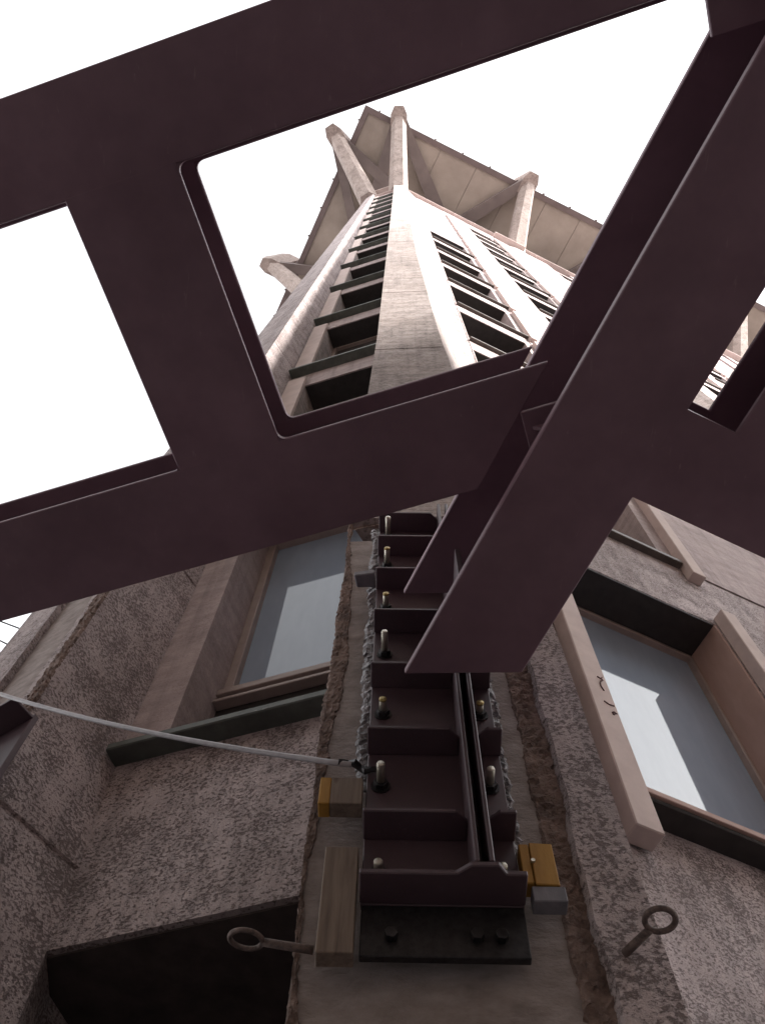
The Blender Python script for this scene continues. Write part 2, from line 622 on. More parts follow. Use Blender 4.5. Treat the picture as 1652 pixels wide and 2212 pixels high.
def window(fr, a0, a1, dg, z0, z1, parent, glass, stile=0.055):
    w = []
    # frame of four bars as one mesh, pane and gasket as sub-parts
    v, f = [], []
    for b0, b1, y0, y1 in ((a0, a0 + stile, z0, z1), (a1 - stile, a1, z0, z1), (a0 + stile, a1 - stile, z0, z0 + stile), (a0 + stile, a1 - stile, z1 - stile, z1)):
        k = len(v)
        v += [fr.p(a, d, z) for z in (y0, y1) for a, d in ((b0, dg - .05), (b1, dg - .05), (b1, dg + .04), (b0, dg + .04))]
        f += [tuple(k + q for q in ff) for ff in BOXF]
    o = mesh('window', v, f, 'frame', parent, 0.004)
    pa = box('pane', fr, a0 + stile * .5, a1 - stile * .5, dg, dg + .012, z0 + stile * .5, z1 - stile * .5, glass, o)
    gk = []
    return o


def sill(fr, a0, a1, d0, d1, zb, th, mat, parent, bevel=0.006):
    return box('sill', fr, a0, a1, d0, d1, zb, zb + th, mat, parent, bevel)


# lowest window of the narrow face, spandrel under it and doorway below
w0 = window(FL, -1.755, -.755, 2.45, 4.03, 6.03, tower, 'glass', 0.06)
sill(FL, -1.98, -.52, 2.0, 2.42, SILLS[0], 0.045, 'slate', w0)
box('bottom_rail', FL, -1.75, -.76, 2.345, 2.40, 3.955, 4.005, 'frame', w0, 0.004)
box('rail_gasket', FL, -1.75, -.76, 2.385, 2.44, 4.006, 4.029, 'gasket_shade', w0)
box('apron_ledge', FL, -1.75, -.76, 2.335, 2.40, 3.875, 3.90, 'frame', w0, 0.004)
box('apron_panel', FL, -1.754, -.756, 2.40, 2.60, SILLS[0] + .046, 3.953, 'gasket_shade', w0)
box('spandrel', FL, -1.985, -.50, 2.1, 2.62, 2.16, SILLS[0] - .001, 'plaster', tower)
box('doorway_shade', FL, -1.985, -.50, 2.125, 2.62, 2.150, 2.158, 'door', tower)  # dark sheet under the spandrel, standing for the shade of its soffit
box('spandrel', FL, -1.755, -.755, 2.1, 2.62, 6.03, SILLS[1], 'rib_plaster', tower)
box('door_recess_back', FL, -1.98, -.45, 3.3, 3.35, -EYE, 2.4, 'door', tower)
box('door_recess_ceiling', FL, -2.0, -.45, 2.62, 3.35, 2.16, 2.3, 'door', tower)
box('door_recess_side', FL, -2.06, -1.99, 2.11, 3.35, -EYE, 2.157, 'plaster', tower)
# regular floors
wk = window(FL, -1.755, -.755, 2.45, SILLS[1] + .05, SILLS[2] - .55, tower, 'far_glass')
sill(FL, -1.985, -.50, 1.985, 2.42, SILLS[1], 0.05, 'slate', wk)
sk = box('spandrel', FL, -1.755, -.755, 2.1, 2.62, SILLS[2] - .55, SILLS[2], 'smooth_plaster', tower)
box('lintel_shade', FL, -1.754, -.756, 2.115, 2.42, SILLS[2] - .565, SILLS[2] - .552, 'gasket_shade', wk)  # dark sheet painting shade on the window-head soffit
box('side_lining', FL, -.775, -.756, 2.115, 2.42, SILLS[1] + .06, SILLS[2] - .566, 'gasket_shade', wk)
jk = box('jamb_strip', FL, -1.975, -1.752, 2.05, 2.0985, SILLS[1] + .06, SILLS[2] - .30, 'jamb_stone', tower, 0.006)
jr = box('jamb_strip', FL, -.757, -.515, 2.05, 2.0985, SILLS[1] + .06, SILLS[2] - .30, 'jamb_stone', tower, 0.006)
for i in range(2, len(SILLS)):
    dz = SILLS[i] - SILLS[1]
    if i < len(SILLS) - 1:
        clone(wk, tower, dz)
        clone(sk, tower, dz)
        clone(jk, tower, dz)
        clone(jr, tower, dz)
    else:
        s2 = sill(FL, -1.985, -.50, 1.985, 2.42, SILLS[i], 0.09, 'jamb_stone', tower)
box('parapet_ledge', FL, -2.35, -.30, 1.86, 2.62, ZT + .003, ZT + .22, 'jamb_stone', tower, 0.01)

# --- broad right face
RW = 2.05
box('wall_strip', FR_, 3.75, 5.12, RW, 2.6, -EYE, 6.935, 'plaster', tower)
box('wall_strip', FR_, 3.75, 5.12, RW - .012, 2.6, 6.95, ZT, 'smooth_plaster', tower)
box('wall_strip', FR_, 6.50, 8.2, RW, 2.6, -EYE, ZT, 'smooth_plaster', tower)
box('wall_strip', FR_, 1.98, 2.2, RW + .01, 2.6, -EYE, ZT, 'plaster', tower)

# lowest right window: boarded surround
wr = window(FR_, 2.2, 3.75, 2.42, SILLS[0] + .05, 5.97, tower, 'glass', 0.05)
sill(FR_, 2.203, 3.747, 1.977, 2.40, 3.16, 0.024, 'gasket_shade', wr)  # slab coloured black to imitate the shade on its underside
box('sill_trim', FR_, 2.203, 3.747, 1.962, 2.2, 3.1845, 3.222, 'board', wr, 0.003)
box('bottom_rail', FR_, 2.21, 3.74, 2.30, 2.36, 3.223, 3.32, 'gasket_shade', wr, 0.004)
box('lintel_shade', FR_, 2.201, 3.72, 2.056, 2.365, 5.950, 5.966, 'gasket_shade', wr)  # black sheet in place of shade under this window head
box('surround_board', FR_, 2.05, 2.196, 1.94, 2.05, 2.88, 6.06, 'jamb_stone', wr, 0.006)
box('surround_board', FR_, 3.752, 3.885, 1.94, 2.048, 2.88, 6.06, 'jamb_stone', wr, 0.006)
box('reveal_lining', FR_, 3.722, 3.748, 2.052, 2.37, 3.224, 5.968, 'board', wr, 0.002)
box('spandrel', FR_, 2.2, 3.75, RW + .06, 2.62, -EYE, 3.16, 'plaster', tower)
box('spandrel', FR_, 2.2, 3.75, RW, 2.62, 5.97, SILLS[1], 'plaster', tower)

# hand-drawn marker strokes on the left board
strokes = [[(.085, 4.035), (.108, 4.03), (.118, 4.02), (.100, 4.0), (.090, 3.975), (.088, 3.945), (.098, 3.91)],
           [(.108, 4.03), (.118, 4.045)],
           [(.070, 3.800), (.098, 3.785), (.128, 3.79)],
           [(.098, 3.715), (.110, 3.728), (.128, 3.72)], [(.100, 3.712), (.104, 3.700), (.112, 3.71)]]
for st in strokes:
    p3 = [FR_.p(2.05 + a, 1.9385, z) for a, z in st]
    tube('marker_stroke', p3, 0.0045, 'ink', wr, 6)

# regular windows of the right face
W1 = 0.62
wr1 = window(FR_, 2.22, 3.60, 2.42, SILLS[1] + .05, SILLS[2] - W1, tower, 'far_glass')
sill(FR_, 2.203, 3.747, 1.985, 2.40, SILLS[1], 0.06, 'brown_sill', wr1)
box('jamb_strip', FR_, 3.752, 3.885, 1.95, 2.05, SILLS[1] - .22, SILLS[2] - W1 + .08, 'jamb_stone', wr1, 0.006)
jl = box('jamb_wall', FR_, 2.2, 2.22, RW, 2.6, SILLS[1], SILLS[2] - W1, 'smooth_plaster', wr1)
jl = box('jamb_wall', FR_, 3.60, 3.75, RW, 2.6, SILLS[1], SILLS[2] - W1, 'smooth_plaster', wr1)
box('lintel_shade', FR_, 2.221, 3.599, RW + .015, 2.40, SILLS[2] - W1 - .014, SILLS[2] - W1 - .002, 'gasket_shade', wr1)  # dark sheet that darkens the head soffit as shade would
sp1 = box('spandrel', FR_, 2.2, 3.75, RW, 2.62, SILLS[2] - W1, SILLS[2], 'smooth_plaster', tower)
box('jamb_strip', FR_, 2.06, 2.198, 1.95, 2.05, SILLS[1] - .22, SILLS[2] - W1 + .08, 'jamb_stone', tower, 0.006)
# second column
off2 = FR_.p(2.915, 0, 0)
w2 = clone(wr1, tower, off=(off2[0], off2[1], SILLS[3] - SILLS[1]))
sp2 = clone(sp1, tower, off=(off2[0], off2[1], SILLS[3] - SILLS[1]))
box('spandrel', FR_, 5.121, 6.498, RW, 2.62, -EYE, 6.935, 'plaster', tower)
box('spandrel', FR_, 5.121, 6.498, RW - .012, 2.62, 6.95, SILLS[3], 'smooth_plaster', tower)
LAST1 = 9                                  # the first column of windows ends here, blank wall above
for i in range(2, len(SILLS) - 1):
    dz = SILLS[i] - SILLS[1]
    if i <= LAST1 - 1:
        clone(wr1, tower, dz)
        clone(sp1, tower, dz)
    if i > 3:
        clone(w2, tower, SILLS[i] - SILLS[3])
        clone(sp2, tower, SILLS[i] - SILLS[3])
zb = SILLS[LAST1]
box('blank_wall', FR_, 2.2, 3.75, RW, 2.62, zb, ZT, 'smooth_plaster', tower)
st0 = None
for i in range(LAST1, len(SILLS) - 1):
    if st0 is None:
        st0 = box('jamb_strip', FR_, 3.752, 3.885, 1.95, 2.037, SILLS[i] - .22, SILLS[i] + 2.77, 'jamb_stone', tower, 0.006)
    else:
        clone(st0, tower, SILLS[i] - SILLS[LAST1])
box('parapet_ledge', FR_, 1.2, 32, 1.86, 2.62, ZT + .01, ZT + .20, 'jamb_stone', tower, 0.01)
box('spandrel', FR_, 2.2, 6.6, RW + .005, 2.62, SILLS[-1], ZT + .005, 'smooth_plaster', tower)


# further ribs and bays along the right face
def rib_section(a, z):
    t = max(z, 0) / 53
    d = 1.45 + .53 * t
    hw = .42 - .13 * t
    return [FR_.p(a - .75, 2.6, z), FR_.p(a - .75, RW + .002, z), FR_.p(a - hw, d, z), FR_.p(a + hw, d, z), FR_.p(a + .75, RW + .002, z), FR_.p(a + .75, 2.6, z)]


for k in range(4):
    a = 8.6 + 7.7 * k
    secs = [rib_section(a, z) for z, i_ in zsteps(-EYE, ZT, [])]
    loft('rib', secs, 'rib_plaster', tower, close=True)
    box('cap_ledge', FR_, a - 1.7, a + .25, 1.70, RW - .02, ZT - 1.35, ZT - 1.15, 'jamb_stone', tower, 0.01)
    if k < 3:
        box('bay_wall', FR_, a + .6, a + 2.0, RW, 2.6, -EYE, ZT, 'smooth_plaster', tower)
        box('bay_wall', FR_, a + 3.55, a + 4.92, RW, 2.6, -EYE, ZT, 'smooth_plaster', tower)
        box('bay_wall', FR_, a + 6.2, a + 7.1, RW, 2.6, -EYE, ZT, 'smooth_plaster', tower)
        for c in range(2):
            o2 = FR_.p(a - .2 + c * 2.67, 0, 0)
            for i in range(1, len(SILLS) - 1):
                dz = SILLS[i] - SILLS[1]
                if k == 0:
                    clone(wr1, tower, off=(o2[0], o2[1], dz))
                    clone(sp1, tower, off=(o2[0], o2[1], dz))
        if k > 0:
            box('bay_wall', FR_, a + 2.0, a + 3.55, RW + .1, 2.6, -EYE, ZT, 'plaster', tower)
            box('bay_wall', FR_, a + 4.92, a + 6.2, RW + .1, 2.6, -EYE, ZT, 'plaster', tower)
# side and rear closing walls
cL = FL.p(-2.46, 2.0, 0)
FS = Fr(-66.5)
sd = cL[0] * FS.n[0] + cL[1] * FS.n[1]
sa = cL[0] * FS.t[0] + cL[1] * FS.t[1]
box('side_wall', FS, sa - 24, sa - 1.0, sd + .35, sd + .9, -EYE, ZT, 'rib_plaster', tower)
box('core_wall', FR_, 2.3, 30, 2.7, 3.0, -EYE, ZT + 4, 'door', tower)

# --- upper block: soffit, edge, struts
FT = Fr(22.3)
ROOF_D = -1.20                              # front edge of the soffit
FT2 = Fr(-66.6)
LEFT_D = -2.78
# corner of the two soffit edges
def meet(f1, d1, f2, d2):
    det = f1.n[0] * f2.n[1] - f1.n[1] * f2.n[0]
    return ((d1 * f2.n[1] - f1.n[1] * d2) / det, (f1.n[0] * d2 - d1 * f2.n[0]) / det)


def quad_of(dr, dl, far=34, deep=26):
    c = meet(FT, dr, FT2, dl)
    a = (c[0] + FT.t[0] * far, c[1] + FT.t[1] * far)
    b = (c[0] - FT2.t[0] * deep, c[1] - FT2.t[1] * deep)
    e = (a[0] - FT2.t[0] * deep, a[1] - FT2.t[1] * deep)
    return c, a, e, b


def flat_prism(name, poly, z0, z1, mat, parent, bevel=0.0):
    n = len(poly)
    v = [(x, y, z0) for x, y in poly] + [(x, y, z1) for x, y in poly]
    f = [tuple(range(n)), tuple(range(2 * n - 1, n - 1, -1))] + [(i, (i + 1) % n, n + (i + 1) % n, n + i) for i in range(n)]
    return mesh(name, v, f, mat, parent, bevel)


c, a, e, b = quad_of(ROOF_D + .34, LEFT_D + .34)
# soffit panels with open joints
NP = 14
W = 34.0 - .34
for i in range(NP):
    u0, u1 = W * i / NP + .012, W * (i + 1) / NP - .012
    p = [(c[0] + FT.t[0] * u0, c[1] + FT.t[1] * u0), (c[0] + FT.t[0] * u1, c[1] + FT.t[1] * u1)]
    q = [(x - FT2.t[0] * 26, y - FT2.t[1] * 26) for x, y in p]
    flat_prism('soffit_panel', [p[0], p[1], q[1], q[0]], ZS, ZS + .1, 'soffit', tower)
c2, a2, e2, b2 = quad_of(ROOF_D, LEFT_D)
flat_prism('fascia', [c2, a2, a, c], ZS - .10, ZS + .5, 'fascia', tower)
flat_prism('fascia', [c2, c, b, b2], ZS - .10, ZS + .5, 'fascia', tower)
c3, a3, e3, b3 = quad_of(ROOF_D + .05, LEFT_D + .05)
flat_prism('upper_block_wall', [c3, a3, e3, b3], ZS + .13, ZS + 26, 'smooth_plaster', tower)
# drip pegs on the edge
pg = None
for i in range(18):
    for f_, d_, o_, sgn in ((FT, ROOF_D - .03, c2, 1), (FT2, LEFT_D - .03, c2, -1)):
        u = 0.9 + 1.85 * i
        if u > 24:
            continue
        x, y = o_[0] + f_.t[0] * u * sgn - f_.n[0] * .04, o_[1] + f_.t[1] * u * sgn - f_.n[1] * .04
        if pg is None:
            pg = tube('drip_peg', [(x, y, ZS - .05), (x, y, ZS + .25)], .055, 'fascia', tower, 6)
            pgo = (x, y)
        else:
            clone(pg, tower, off=(x - pgo[0], y - pgo[1], 0))


def strut(base, head, out, w0=1.12, w1=.84, beams=()):
    """inclined strut of many-sided section, head rib above it and soffit beam behind"""
    bx, by, bz = base
    hx, hy, hz = head
    ox, oy = out
    L = math.hypot(ox, oy)
    ox, oy = ox / L, oy / L
    tx, ty = -oy, ox

    def sec(x, y, z, w, dep):
        pts = [(-.5, .55), (-.5, .12), (-.25, -.32), (.25, -.32), (.5, .12), (.5, .55)]
        return [(x + tx * u * w - ox * v * dep, y + ty * u * w - oy * v * dep, z) for u, v in pts]
    s = []
    for k in range(7):
        t = k / 6
        bow = 0.18 * math.sin(math.pi * t)
        s.append(sec(bx + (hx - bx) * t - ox * bow * .4, by + (hy - by) * t - oy * bow * .4, bz + (hz - bz) * t, w0 + (w1 - w0) * t, 1.0))
    loft('strut', s, 'strut', tower, close=True)
    # rib up the face of the upper block, a little wider than the strut that carries it
    w = w1 * 1.16
    poly = []
    for u, v in [(-.5, .95), (-.5, .05), (-.28, -.42), (.28, -.42), (.5, .05), (.5, .95)]:
        poly.append((hx + tx * u * w - ox * v * 1.0, hy + ty * u * w - oy * v * 1.0))
    hs_ = []
    for zz, pull in ((-.55, 0.0), (.4, .02), (2.2, .30), (4.5, .62)):
        hs_.append([(x - ox * pull, y - oy * pull, hz + zz) for x, y in poly])
    loft('head_rib', hs_, 'strut', tower, close=True)
    # beam under the soffit, running back to the shaft
    for bi, (gx, gy, gl, gw) in enumerate(beams):
        drop = .50 + .035 * bi + .11 * abs(math.sin(hx * 3.7))
        m = math.hypot(gx, gy)
        gx, gy = gx / m, gy / m
        px, py = -gy * gw, gx * gw
        q = [(hx + px * .7, hy + py * .7), (hx - px * .7, hy - py * .7), (hx - px + gx * gl, hy - py + gy * gl), (hx + px + gx * gl, hy + py + gy * gl)]
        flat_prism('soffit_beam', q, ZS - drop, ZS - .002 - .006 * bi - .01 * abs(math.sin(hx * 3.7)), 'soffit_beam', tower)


HZ = 56.9
strut((.07, 2.40, ZT - 1.2), (-.10, -1.75, HZ), (-.04, -1.0), beams=((-1.1, 4.2, 6.5, .42), (2.3, 4.6, 6.5, .42)))
strut((-1.62, 2.85, ZT - 1.2), (-3.98, -.58, HZ), (-.57, -.82), beams=((3.5, 2.8, 5.5, .36), (1.2, 4.5, 6.0, .3)))
rn = (-FR_.n[0], -FR_.n[1])
for k in range(4):
    a_ = 8.6 + 7.7 * k
    b_ = FR_.p(a_, 2.25, ZT - 1.0)
    h_ = FR_.p(8.05 + 7.7 * k, -1.72, HZ)
    strut(b_, h_, rn, beams=((-3.8, 2.5, 6.5, .42),))
ln = (-FT2.n[0], -FT2.n[1])
for k in range(3):
    hx, hy = -7.97 - FS.t[0] * 7.7 * k, 7.27 - FS.t[1] * 7.7 * k
    strut((hx + .917 * 3.5, hy + .40 * 3.5, ZT - 1.0), (hx, hy, HZ), ln, beams=((4.2, .4, 5.0, .36),))

# ------------------------------------------------------------------ steel: wall bracket on the stripped rib
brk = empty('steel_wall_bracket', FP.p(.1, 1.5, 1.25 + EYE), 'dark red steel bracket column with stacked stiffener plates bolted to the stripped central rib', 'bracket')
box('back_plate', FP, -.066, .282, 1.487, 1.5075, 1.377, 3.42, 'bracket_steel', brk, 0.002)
box('shaded_foot', FP, -.064, .280, 1.488, 1.5075, 1.250, 1.376, 'bolt', brk, 0.002)  # lower end of the back plate, blackened to stand for shade
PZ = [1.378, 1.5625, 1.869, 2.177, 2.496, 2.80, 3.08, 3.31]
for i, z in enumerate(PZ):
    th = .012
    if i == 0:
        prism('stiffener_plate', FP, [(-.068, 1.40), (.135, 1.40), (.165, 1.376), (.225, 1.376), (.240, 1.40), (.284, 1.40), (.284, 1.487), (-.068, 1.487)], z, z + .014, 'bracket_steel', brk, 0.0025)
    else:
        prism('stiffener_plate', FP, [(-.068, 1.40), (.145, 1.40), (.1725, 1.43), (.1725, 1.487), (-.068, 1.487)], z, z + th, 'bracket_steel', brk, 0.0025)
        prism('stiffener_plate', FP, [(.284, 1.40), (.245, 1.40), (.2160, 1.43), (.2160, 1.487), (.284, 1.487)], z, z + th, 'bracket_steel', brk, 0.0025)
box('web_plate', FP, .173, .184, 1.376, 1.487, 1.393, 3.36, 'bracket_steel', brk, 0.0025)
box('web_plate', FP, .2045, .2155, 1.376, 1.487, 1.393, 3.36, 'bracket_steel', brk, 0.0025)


def hexnut(p, axis_from, axis_to, r):
    return tube_geo([axis_from, axis_to], r, 6)


rod_lengths = {0: .045, 1: .075, 2: .055, 3: .088, 4: .062, 5: .080, 6: .098}
for i in range(7):
    zr = PZ[i] + (PZ[i + 1] - PZ[i]) * (.42 if i == 0 else .55) + (.02 if i else .02)
    zr = [1.455, 1.745, 2.045, 2.36, 2.655, 2.985, 3.285][i]
    if i == 6:
        zr = 3.245
    for aa, lead in ((-.030, 1.0), (.243, .85)):
        ln_ = rod_lengths[i] * lead
        r_ = tube('threaded_rod', [FP.p(aa, 1.489, zr), FP.p(aa, 1.487 - ln_ + .003, zr), FP.p(aa, 1.487 - ln_, zr)], [.0105, .0105, .0085], 'zinc', brk, 12)
        v_, f_ = tube_geo([FP.p(aa, 1.4865, zr), FP.p(aa, 1.468, zr)], .019, 6)
        mesh('nut', v_, f_, 'bolt', r_, 0.001)
        v_, f_ = tube_geo([FP.p(aa, 1.4868, zr), FP.p(aa, 1.483, zr)], .025, 14)
        mesh('washer', v_, f_, 'bolt', r_)
        if i in (2, 4, 5):
            tube('yellow_cap', [FP.p(aa, 1.487 - ln_ + .006, zr), FP.p(aa, 1.487 - ln_ - .001, zr)], .0107, 'brass', r_, 12)
for aa in (.0, .175, .225):
    v_, f_ = tube_geo([FP.p(aa, 1.4865, 1.295), FP.p(aa, 1.470, 1.295)], .014, 6)
    mesh('bolt_head', v_, f_, 'bolt', brk, 0.001)
# fin plate that takes the beam
FIN = box('fin_plate', FP, .1855, .2030, 1.16, 1.487, 2.13, 2.46, 'bracket_steel', brk, 0.002)


def foil(name, a0, a1, d, z0, z1, seed, step=.011):
    rnd = random.Random(seed)
    v, f, zs = [], [], []
    z = z0
    while z <= z1:
        zs.append(z)
        z += step
    for z in zs:
        w = rnd.uniform(-.005, .005) + .006 * math.sin(17 * z) * math.sin(5.3 * z)
        for j in range(4):
            t_ = j / 3
            dd = d - (0 if j == 0 else rnd.uniform(0.0, .011))
            v.append(FP.p(a0 + (a1 - a0) * t_ + (w if j < 3 else 0), dd, z + rnd.uniform(-.005, .005)))
    for i in range(len(zs) - 1):
        for j in range(3):
            f.append((i * 4 + j, i * 4 + j + 1, (i + 1) * 4 + j + 1, (i + 1) * 4 + j))
    return mesh(name, v, f, 'sealant', brk, smooth=False)


foil('sealant_bead', -.098, -.0665, 1.522, 1.76, 3.40, 3)
foil('sealant_bead', .304, .2825, 1.522, 1.55, 3.40, 5)

# ------------------------------------------------------------------ steel: I-beam and ladder frame at right
HB = 2.05
rf = empty('steel_beam_frame', FD.p(-1.1, .74, HB + EYE), 'dark red steel frame of a deep I-beam and crossing beams overhead at right', 'steel frame')
OL, OR_ = .598, .889
OM = (OL + OR_) / 2
TOP = 2.545
AE = 6.0
prism('bottom_flange', FD, [(-1.214, OL), (AE, OL), (AE, OR_), (-1.069, OR_)], HB, HB + .026, 'steel', rf, 0.003)
prism('top_flange', FD, [(-1.214, OL), (AE, OL), (AE, OR_), (-1.069, OR_)], TOP - .026, TOP, 'steel', rf, 0.003)
prism('web', FD, [(-1.10, OM - .008), (AE, OM - .008), (AE, OM + .008), (-1.10, OM + .008)], HB + .025, TOP - .025, 'steel', rf)
for i in range(2):
    for j in range(3):
        aa, zz = -1.075 + .075 * i, 2.19 + .11 * j
        v_, f_ = tube_geo([FD.p(aa, OM - .0075, zz), FD.p(aa, OM - .030, zz)], .019, 6)
        bh = mesh('bolt_head', v_, f_, 'bolt', rf, 0.001)
        tube('bolt_end', [FD.p(aa, OM - .029, zz), FD.p(aa, OM - .044, zz)], .010, 'zinc', bh, 10)
DB = .215
# cross beam leaving to the right, the parallel member beyond the slot, outer cross beam
def open_beam(name, fr, a0, a1, d0, d1, along):
    o = box(name, fr, a0, a1, d0, d1, HB - (.0006 if along == 'd' else 0), HB + .016, 'steel', rf, 0.003 if along == 'a' else 0.0)
    box('top_plate', fr, a0, a1, d0, d1, HB + DB - .016, HB + DB - (0 if along == 'd' else .0006), 'steel', o, 0.003)
    if along == 'a':
        m = (d0 + d1) / 2
        box('web', fr, a0, a1, m - .007, m + .007, HB + .015, HB + DB - .015, 'steel', o)
    else:
        m = (a0 + a1) / 2
        box('web', fr, m - .007, m + .007, d0, d1, HB + .015, HB + DB - .015, 'steel', o)
    return o


open_beam('cross_beam', FD, -.487, -.234, OR_ - .008, 6.0, 'd')
open_beam('parallel_beam', FD, -.24, AE, 1.0285, 1.32, 'a')
open_beam('cross_beam', FD, 1.75, 2.05, OR_ - .008, 6.0, 'd')

# cleats that take the left frame
def cleat(nm, d_in, d_out, a_in, zz, gusset):
    # end of the cleat on the I-beam's web
    def a_web(d):
        return (OM - .009 - .674 * d) / .7385
    prism(nm, FL, [(a_in, d_in), (a_web(d_in), d_in), (a_web(d_out), d_out), (a_in, d_out)], zz, zz + .016, 'steel', rf, 0.002)
    if gusset:
        # triangular stiffener under the cleat
        dm = d_in + .045
        aw = a_web(dm)
        v = []
        for dd in (dm, dm + .012):
            aw = a_web(dd)
            v += [FL.p(a_in + .02, dd, zz - .001), FL.p(aw, dd, zz - .001), FL.p(aw, dd, zz - .17)]
        mesh('gusset', v, [(0, 1, 2), (5, 4, 3), (0, 3, 4, 1), (1, 4, 5, 2), (2, 5, 3, 0)], 'steel', rf, 0.0015)


cleat('cleat_plate', .727, .90, .120, 2.252, True)
cleat('cleat_plate', -.36, -.008, .745, 2.252, False)
for aa, dd in ((.175, .80), (.26, .79), (.17, .87)):
    v_, f_ = tube_geo([FL.p(aa, dd, 2.2515), FL.p(aa, dd, 2.230)], .017, 6)
    bh = mesh('bolt_head', v_, f_, 'bolt', rf, 0.001)
    tube('bolt_end', [FL.p(aa, dd, 2.231), FL.p(aa, dd, 2.214)], .009, 'zinc', bh, 10)

# ------------------------------------------------------------------ steel: ladder frame at left, parallel to the narrow face
HL = 2.27
lf = empty('steel_ladder_frame', FL.p(-.7, .3, HL + EYE), 'dark red steel ladder frame of two long beams and a cross beam overhead at left', 'steel frame')
TL = HL + .218
PT = .016


def h_beam(name, fr, a0, a1, d0, d1, z0, z1, parent, along='a', a1t=None, web_end=None):
    """open section: bottom plate (the named part), top plate and web as its sub-parts"""
    o = box(name, fr, a0, a1, d0, d1, z0, z0 + PT, 'steel', parent, 0.003)
    box('top_plate', fr, a0, a1t or a1, d0, d1, z1 - PT, z1, 'steel', o, 0.003)
    if along == 'a':
        m = (d0 + d1) / 2
        box('web', fr, a0, web_end or a1, m - .007, m + .007, z0 + PT - .001, z1 - PT + .001, 'steel', o)
    else:
        m = (a0 + a1) / 2
        box('web', fr, m - .007, m + .007, d0 - .1, d1 + .1, z0 + PT - .001, z1 - PT + .001, 'steel', o)
    return o


SK = lambda off, d: (off - .674 * d) / .7385      # end cut parallel to the I-beam
lb = prism('long_beam', FL, [(-6.0, .618), (SK(.583, .618), .618), (SK(.583, .914), .914), (-6.0, .914)], HL, HL + PT, 'steel', lf, 0.003)
prism('top_plate', FL, [(-6.0, .618), (SK(.572, .618), .618), (SK(.572, .914), .914), (-6.0, .914)], TL - PT, TL, 'steel', lb, 0.003)
box('web', FL, -6.0, SK(.575, .766), .759, .773, HL + PT - .001, TL - PT + .001, 'steel', lb)
h_beam('long_beam', FL, -6.0, 1.10, -.380, -.1215, HL, TL, lf)
h_beam('cross_beam', FL, -.828, -.530, -.130, .626, HL - .0006, TL + .0006, lf, 'd')
h_beam('cross_beam', FL, -3.40, -3.10, -.130, .626, HL - .0006, TL + .0006, lf, 'd')


def fillet(a, d, sa_, sd_, r=.022):
    pts = [(a, d), (a + sa_ * r, d)]
    for k in range(1, 6):
        t_ = math.pi / 2 * k / 6
        pts.append((a + sa_ * r * (1 - math.sin(t_)), d + sd_ * r * (1 - math.cos(t_))))
    pts.append((a, d + sd_ * r))
    prism('corner_weld', FL, pts, HL + .0005, HL + PT - .0005, 'steel', lf)
    prism('corner_weld', FL, pts, TL - PT + .0005, TL - .0005, 'steel', lf)


fillet(-.5298, .6178, 1, -1)
fillet(-.5298, -.1213, 1, 1)
fillet(-.8282, .6178, -1, -1, .012)

# ------------------------------------------------------------------ second wall bracket on the left rib
FQ = Fr(-35.0)
q0 = FL.p(-2.005, 1.455, 0)
qa = q0[0] * FQ.t[0] + q0[1] * FQ.t[1]
qd = q0[0] * FQ.n[0] + q0[1] * FQ.n[1]
b2_ = empty('steel_wall_bracket', FQ.p(qa - .2, qd + .1, .4 + EYE), 'dark red steel bracket on the left rib at the edge of the picture', 'bracket')
box('back_plate', FQ, qa - .36, qa - .002, qd + .11, qd + .135, .66, 2.84, 'bracket_steel', b2_, 0.002)
for k in range(7):
    z = .80 + .335 * k
    box('stiffener_plate', FQ, qa - .36, qa, qd, qd + .111, z, z + .013, 'bracket_steel', b2_, 0.002)
box('web_plate', FQ, qa - .19, qa - .178, qd - .02, qd + .112, .73, 2.70, 'bracket_steel', b2_, 0.002)

# ------------------------------------------------------------------ cable, wires, eye bolts, timbers
pL, pR = Vector(FL.p(-2.145, 1.42, 2.88)), Vector((-.050, 1.470, 1.803))
pts = []
for i in range(25):
    t_ = i / 24
    p = pL.lerp(pR, t_)
    p.z -= .045 * 4 * t_ * (1 - t_)
    pts.append(tuple(p))
cb = tube('grey_cable', pts, .0078, 'cable', None, 10)
tag(cb, 'grey cable slung from the left rib to the central rib', 'cable')
tape = []
rnd = random.Random(5)
for i in range(8):
    t_ = i / 7
    tape.append((-.085 + .10 * t_, 1.478 + rnd.uniform(-.01, .006), 1.818 - .02 * t_ + rnd.uniform(-.008, .008)))
tp = tube('black_tape', tape, [.0085, .010, .009, .011, .009, .010, .008, .006], 'bolt', None, 7, smooth=False)
tag(tp, 'crumpled black tape wrapping the end of the grey cable at the central rib', 'tape')

for nm, p0, p1 in (('upper of two thin black wires crossing the sky left of the ribs', (-.467, .620), (-.4905, .6102)), ('lower of two thin black wires crossing the sky left of the ribs', (-.4888, .646), (-.5062, .636))):
    H_ = 6.0 if 'upper' in nm else 5.6
    x0, y0 = p0[0] * H_, p0[1] * H_
    dx, dy = (p1[0] - p0[0]) * H_, (p1[1] - p0[1]) * H_
    L_ = math.hypot(dx, dy)
    dx, dy = dx / L_, dy / L_
    w_ = tube('overhead_wire', [(x0 - dx * (-.0 + .6), y0 - dy * .6, H_ + .02), (x0 + dx * 2, y0 + dy * 2, H_ - .03), (x0 + dx * 9, y0 + dy * 9, H_)], .006, 'wire', None, 6)
    tag(w_, nm, 'wire', 'overhead wires')


